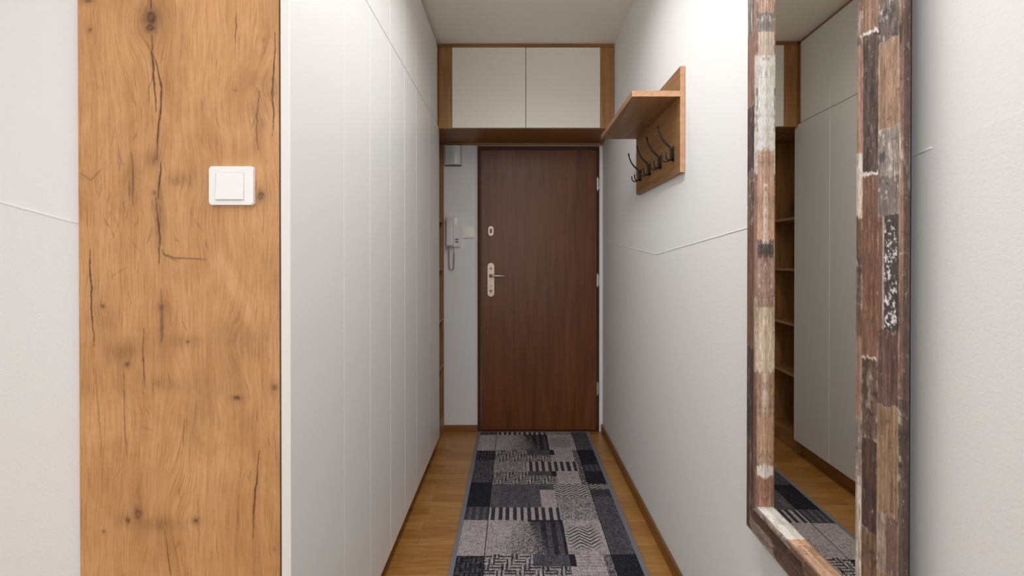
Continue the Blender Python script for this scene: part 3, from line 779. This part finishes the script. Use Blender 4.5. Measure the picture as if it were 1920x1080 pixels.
# bottom rail: position is given in metres from the far edge
bot_cols = {
 'outer': [(-1, .17, (176, 152, 134), 4), (.17, .24, (150, 112, 90), 0), (.24, 2, (150, 106, 82), 0)],
 'b': [(-1, .035, (120, 84, 70), 0), (.035, .16, (156, 132, 116), 1), (.16, 2, (112, 78, 64), 0)],
 'a': [(-1, .13, (118, 80, 66), 0), (.13, .30, (98, 70, 60), 0), (.30, 2, (140, 104, 80), 0)],
 'lip': [(-1, .26, (152, 132, 118), 3), (.26, 2, (132, 94, 70), 0)],
 'ret': [(-1, .235, (226, 216, 200), 10), (.235, 2, (208, 152, 112), 0)],
}
def pick(table, posn, jag):
    base = np.zeros(posn.shape+(3,)); kind = np.zeros(posn.shape, int); edge = np.full(posn.shape, 9.0)
    for (a, c, colr, k) in table:
        mk = (posn+jag >= a) & (posn+jag < c); base[mk] = colr; kind[mk] = k
        edge = np.minimum(edge, np.minimum(np.abs(posn+jag-a), np.abs(posn+jag-c)))
    return base, kind, edge
def paint(cols_t, along_m, posn, unit, seed):
    """along_m, posn: arrays (rows x profile); returns linear rgb"""
    W_ = np.broadcast_to(arc[None, :], posn.shape)
    pw = np.broadcast_to(PR[:, 0][None, :], posn.shape)
    last = (np.arange(len(PR)) >= len(PR)-12)[None, :] & (pw > 0.0885)
    band = np.select([last, pw > 0.0757, pw > 0.0445, pw > 0.0063], [4, 3, 2, 1], 0)
    jag = (fbm(along_m*70+seed, W_*160)-0.5)*unit*16+(fbm(along_m*5+seed, W_*25)-0.5)*unit*14
    out = np.zeros(posn.shape+(3,)); kind = np.zeros(posn.shape, int); edge = np.zeros(posn.shape)
    for i, nm in enumerate(('outer', 'b', 'a', 'lip', 'ret')):
        bs, kd, ed = pick(cols_t[nm], posn, jag); mk = band == i
        out[mk] = bs[mk]; kind[mk] = kd[mk]; edge[mk] = ed[mk]
    sx = seed*13.7
    g1 = fbm(along_m*9+sx, W_*420, 3)-0.5; g2 = fbm(along_m*30+sx, W_*60+sx, 4)-0.5
    out = out*(1+0.55*g1[..., None]+0.30*g2[..., None])
    n1 = fbm(along_m*90+sx, W_*190+sx, 5); n2 = fbm(along_m*22+sx, W_*300+sx, 5); n3 = 0.6*fbm(along_m*300+sx, W_*380, 2)+0.4*fbm(along_m*60, W_*120, 3); n4 = fbm(along_m*40+sx, W_*80+3+sx, 5)
    def ov(mk, c, a):
        nonlocal out
        a = (a*mk)[..., None]; out = out*(1-a)+np.array(c, float)*a
    cl = lambda v: np.clip(v, 0, 1)
    ov(kind == 1, (222, 204, 186), cl((n1-0.64)*9)*0.7)
    ov(kind == 2, BLK, cl((n1-0.50)*9)*0.8)
    ov(kind == 3, (222, 212, 200), cl((n1-0.60)*8)*0.7); ov(kind == 3, (62, 52, 52), cl((0.45-n4)*7)*0.6)
    ov(kind == 4, (226, 214, 198), cl((n2-0.52)*9)*0.8)
    ov(kind == 5, (62, 48, 46), cl((n2-0.50)*7)*0.75); ov(kind == 5, (150, 132, 124), cl((n4-0.62)*9)*0.6)
    # blackened strip with white flecks on the right part of the stile, brown beside it
    s6 = kind == 6; lft = pw > 0.034
    ov(s6 & lft, (132, 90, 70), np.ones(pw.shape)); ov(s6 & ~lft, (70, 64, 64), np.ones(pw.shape)*0.6)
    ov(s6 & ~lft & (pw > 0.009), (228, 222, 216), cl((n3-0.56)*14)); ov(s6 & (np.abs(pw-0.034) < 0.0014), (196, 176, 160), np.ones(pw.shape)*0.8)
    ov((kind == 7) & (pw < 0.027), (124, 88, 74), np.ones(pw.shape)*0.9); ov((kind == 7) & (pw >= 0.027), (110, 90, 80), cl((n4-0.58)*9)*0.6)
    ov(kind == 8, (74, 56, 50), cl((0.5-n4)*9)*0.7); ov(kind == 8, (178, 158, 142), cl((n1-0.60)*10)*0.7)
    ov(kind == 9, (214, 202, 190), cl((n2-0.56)*14)*cl(1-np.abs(pw-0.050)/0.020)*0.95)
    ov(kind == 10, (176, 168, 160), cl((n4-0.58)*8)*0.6)
    ov(kind == 11, (232, 224, 214), cl(1-np.abs(arc[-1]-W_-0.001)/0.010)*cl((n1-0.35)*6)*0.9)
    # pale rubbed seams between the boards, thin dark joints
    for sw_ in (0.0063, 0.0445, 0.0758):
        a = cl(1-np.abs(pw-sw_)/0.0011)*cl((n4-0.42)*5); ov(np.ones(pw.shape, bool), (206, 184, 164), a*0.7)
    ov(edge < unit*1.6, (186, 160, 140), cl((n4-0.40)*4)*0.75)
    ov(pw < 0.0012, (72, 54, 48), np.ones(pw.shape)*0.6)
    ov(arc[-1]-W_ < 0.0014, (40, 32, 30), np.ones(pw.shape)*0.9)
    lum = out.mean(-1, keepdims=True); out = lum+(out-lum)*0.68
    return s2l(np.clip(out*1.13, 8, 245))
mf, at_ = attr_mat('distressed_patchwork_wood', 'patch', 0.62, 260, spec=0.25)
m = mf
g1_ = noise(m, coords(m, (1, 1, 0.10)), 520, 4, 0.7); g2_ = noise(m, coords(m, (1, 1, 0.45)), 150, 6, 0.7, 0.5); g3_ = noise(m, coords(m, (1, 1, 0.7)), 45, 6, 0.7, 1.0)
cc = mix(m, 1.0, at_.outputs['Color'], ramp(m, g1_, [(0.30, srgb(178, 172, 168)), (0.65, (1, 1, 1, 1))]), 'MULTIPLY')
cc = mix(m, ramp(m, g2_, [(0.60, (0, 0, 0, 1)), (0.70, (0.55, 0.55, 0.55, 1))]), cc, srgb(205, 188, 172))
cc = mix(m, ramp(m, g3_, [(0.30, (0.75, 0.75, 0.75, 1)), (0.42, (0, 0, 0, 1))]), cc, srgb(74, 56, 50))
L(m, cc, bsdf(m).inputs['Base Color'])
def rail(name, which):
    n = int(((ZT-ZB) if which in ('near', 'far') else MWID)/0.0016)
    t = np.linspace(0, 1, n)[:, None]; wv = PR[:, 0][None, :]; dv = np.broadcast_to(PR[:, 1][None, :], (n, len(PR)))
    if which in ('near', 'far'):
        zz_ = (ZB+wv)+(ZT-ZB-2*wv)*t; ss = (wv if which == 'far' else MWID-wv)+0*t
        yd = 1.30 if which == 'far' else 0.83
        px_y = 484.5-(zz_-CZ)/yd*1000
        cols_ = paint(far_cols if which == 'far' else near_cols, zz_, px_y, 1.0, 3 if which == 'far' else 5)
    else:
        ss = wv+(MWID-2*wv)*t; zz_ = ((ZB+wv) if which == 'bottom' else (ZT-wv))+0*t
        cols_ = paint(bot_cols, ss, ss, 0.001, 9 if which == 'bottom' else 11)
    # to world (rotated a touch about the vertical axis at the far edge)
    base = Vector((RX-0.0015, YFAR, 0)); du = Vector((-math.sin(TH), -math.cos(TH), 0)); dn = Vector((-math.cos(TH), math.sin(TH), 0))
    np_ = len(PR)
    P = np.zeros((n, np_, 3))
    for k in range(3): P[..., k] = base[k]+du[k]*ss+dn[k]*dv
    P[..., 2] = zz_
    root = wpos(mir); P = P-np.array(root)
    vl = P.reshape(-1, 3).tolist()
    fl_ = [(r*np_+c, r*np_+c+1, (r+1)*np_+c+1, (r+1)*np_+c) for r in range(n-1) for c in range(np_-1)]
    fl_ += [(r*np_, (r+1)*np_, (r+1)*np_+np_-1, r*np_+np_-1) for r in range(n-1)]
    me = bpy.data.meshes.new(name); me.from_pydata(vl, [], fl_)
    a = me.attributes.new('patch', 'FLOAT_COLOR', 'POINT'); q = np.ones((n*np_, 4), dtype=np.float32); q[:, :3] = cols_.reshape(-1, 3)
    a.data.foreach_set('color', q.ravel())
    bm2 = B(); bm2.from_mesh(me); bmesh.ops.recalc_face_normals(bm2, faces=bm2.faces); bm2.to_mesh(me); bm2.free()
    me.materials.append(mf)
    o = bpy.data.objects.new(name, me); C.objects.link(o); o.parent = mir
    return o
rail('frame_stile', 'far'); rail('frame_stile', 'near'); rail('frame_rail', 'bottom'); rail('frame_rail', 'top')
def mbox(name, s0, s1, d0, d1, z0, z1, mt):
    base = Vector((RX-0.0015, YFAR, 0)); du = Vector((-math.sin(TH), -math.cos(TH), 0)); dn = Vector((-math.cos(TH), math.sin(TH), 0))
    b = B(); vs = {}
    for i, s in enumerate((s0, s1)):
        for j, d in enumerate((d0, d1)):
            for k, z in enumerate((z0, z1)):
                p = base+du*s+dn*d; p.z = z; vs[i, j, k] = b.verts.new(p)
    for f in (((0,0,0),(0,0,1),(0,1,1),(0,1,0)), ((1,0,0),(1,1,0),(1,1,1),(1,0,1)), ((0,0,0),(1,0,0),(1,0,1),(0,0,1)), ((0,1,0),(0,1,1),(1,1,1),(1,1,0)), ((0,0,0),(0,1,0),(1,1,0),(1,0,0)), ((0,0,1),(1,0,1),(1,1,1),(0,1,1))):
        b.faces.new([vs[q] for q in f])
    return obj(name, b, mt, mir)
mbox('mirror_glass', 0.0885, MWID-0.0885, 0.018, 0.0228, ZB+0.0885, ZT-0.0885, M['mirror'])
mbox('back_board', 0.02, MWID-0.02, 0.004, 0.016, ZB+0.02, ZT-0.02, M['dark'])

# ------------------------------------------------------------------ ceiling lamp of the room behind the camera
cl_ = empty('ceiling_lamp', (-0.75, -0.35, H), 'square white opal ceiling lamp in the room behind the camera', 'lamp')
simple('lamp_base', (-1.0, -0.5, -0.6, -0.1, H-0.04, H-0.0005), M['plastic'], cl_, bev=0.004)
simple('diffuser', (-0.98, -0.52, -0.58, -0.12, H-0.10, H-0.0405), M['lampglass'], cl_, bev=0.006)

hl = empty('ceiling_lamp', (0.07, 1.18, H), 'long slim white batten lamp, unseen, added on the hall ceiling to brighten the hall', 'lamp')
simple('lamp_base', (-0.02, 0.16, 0.05, 2.31, H-0.03, H-0.0005), M['plastic'], hl, bev=0.004)
simple('diffuser', (-0.01, 0.15, 0.07, 2.29, H-0.072, H-0.0305), M['lampglass'], hl, bev=0.006)
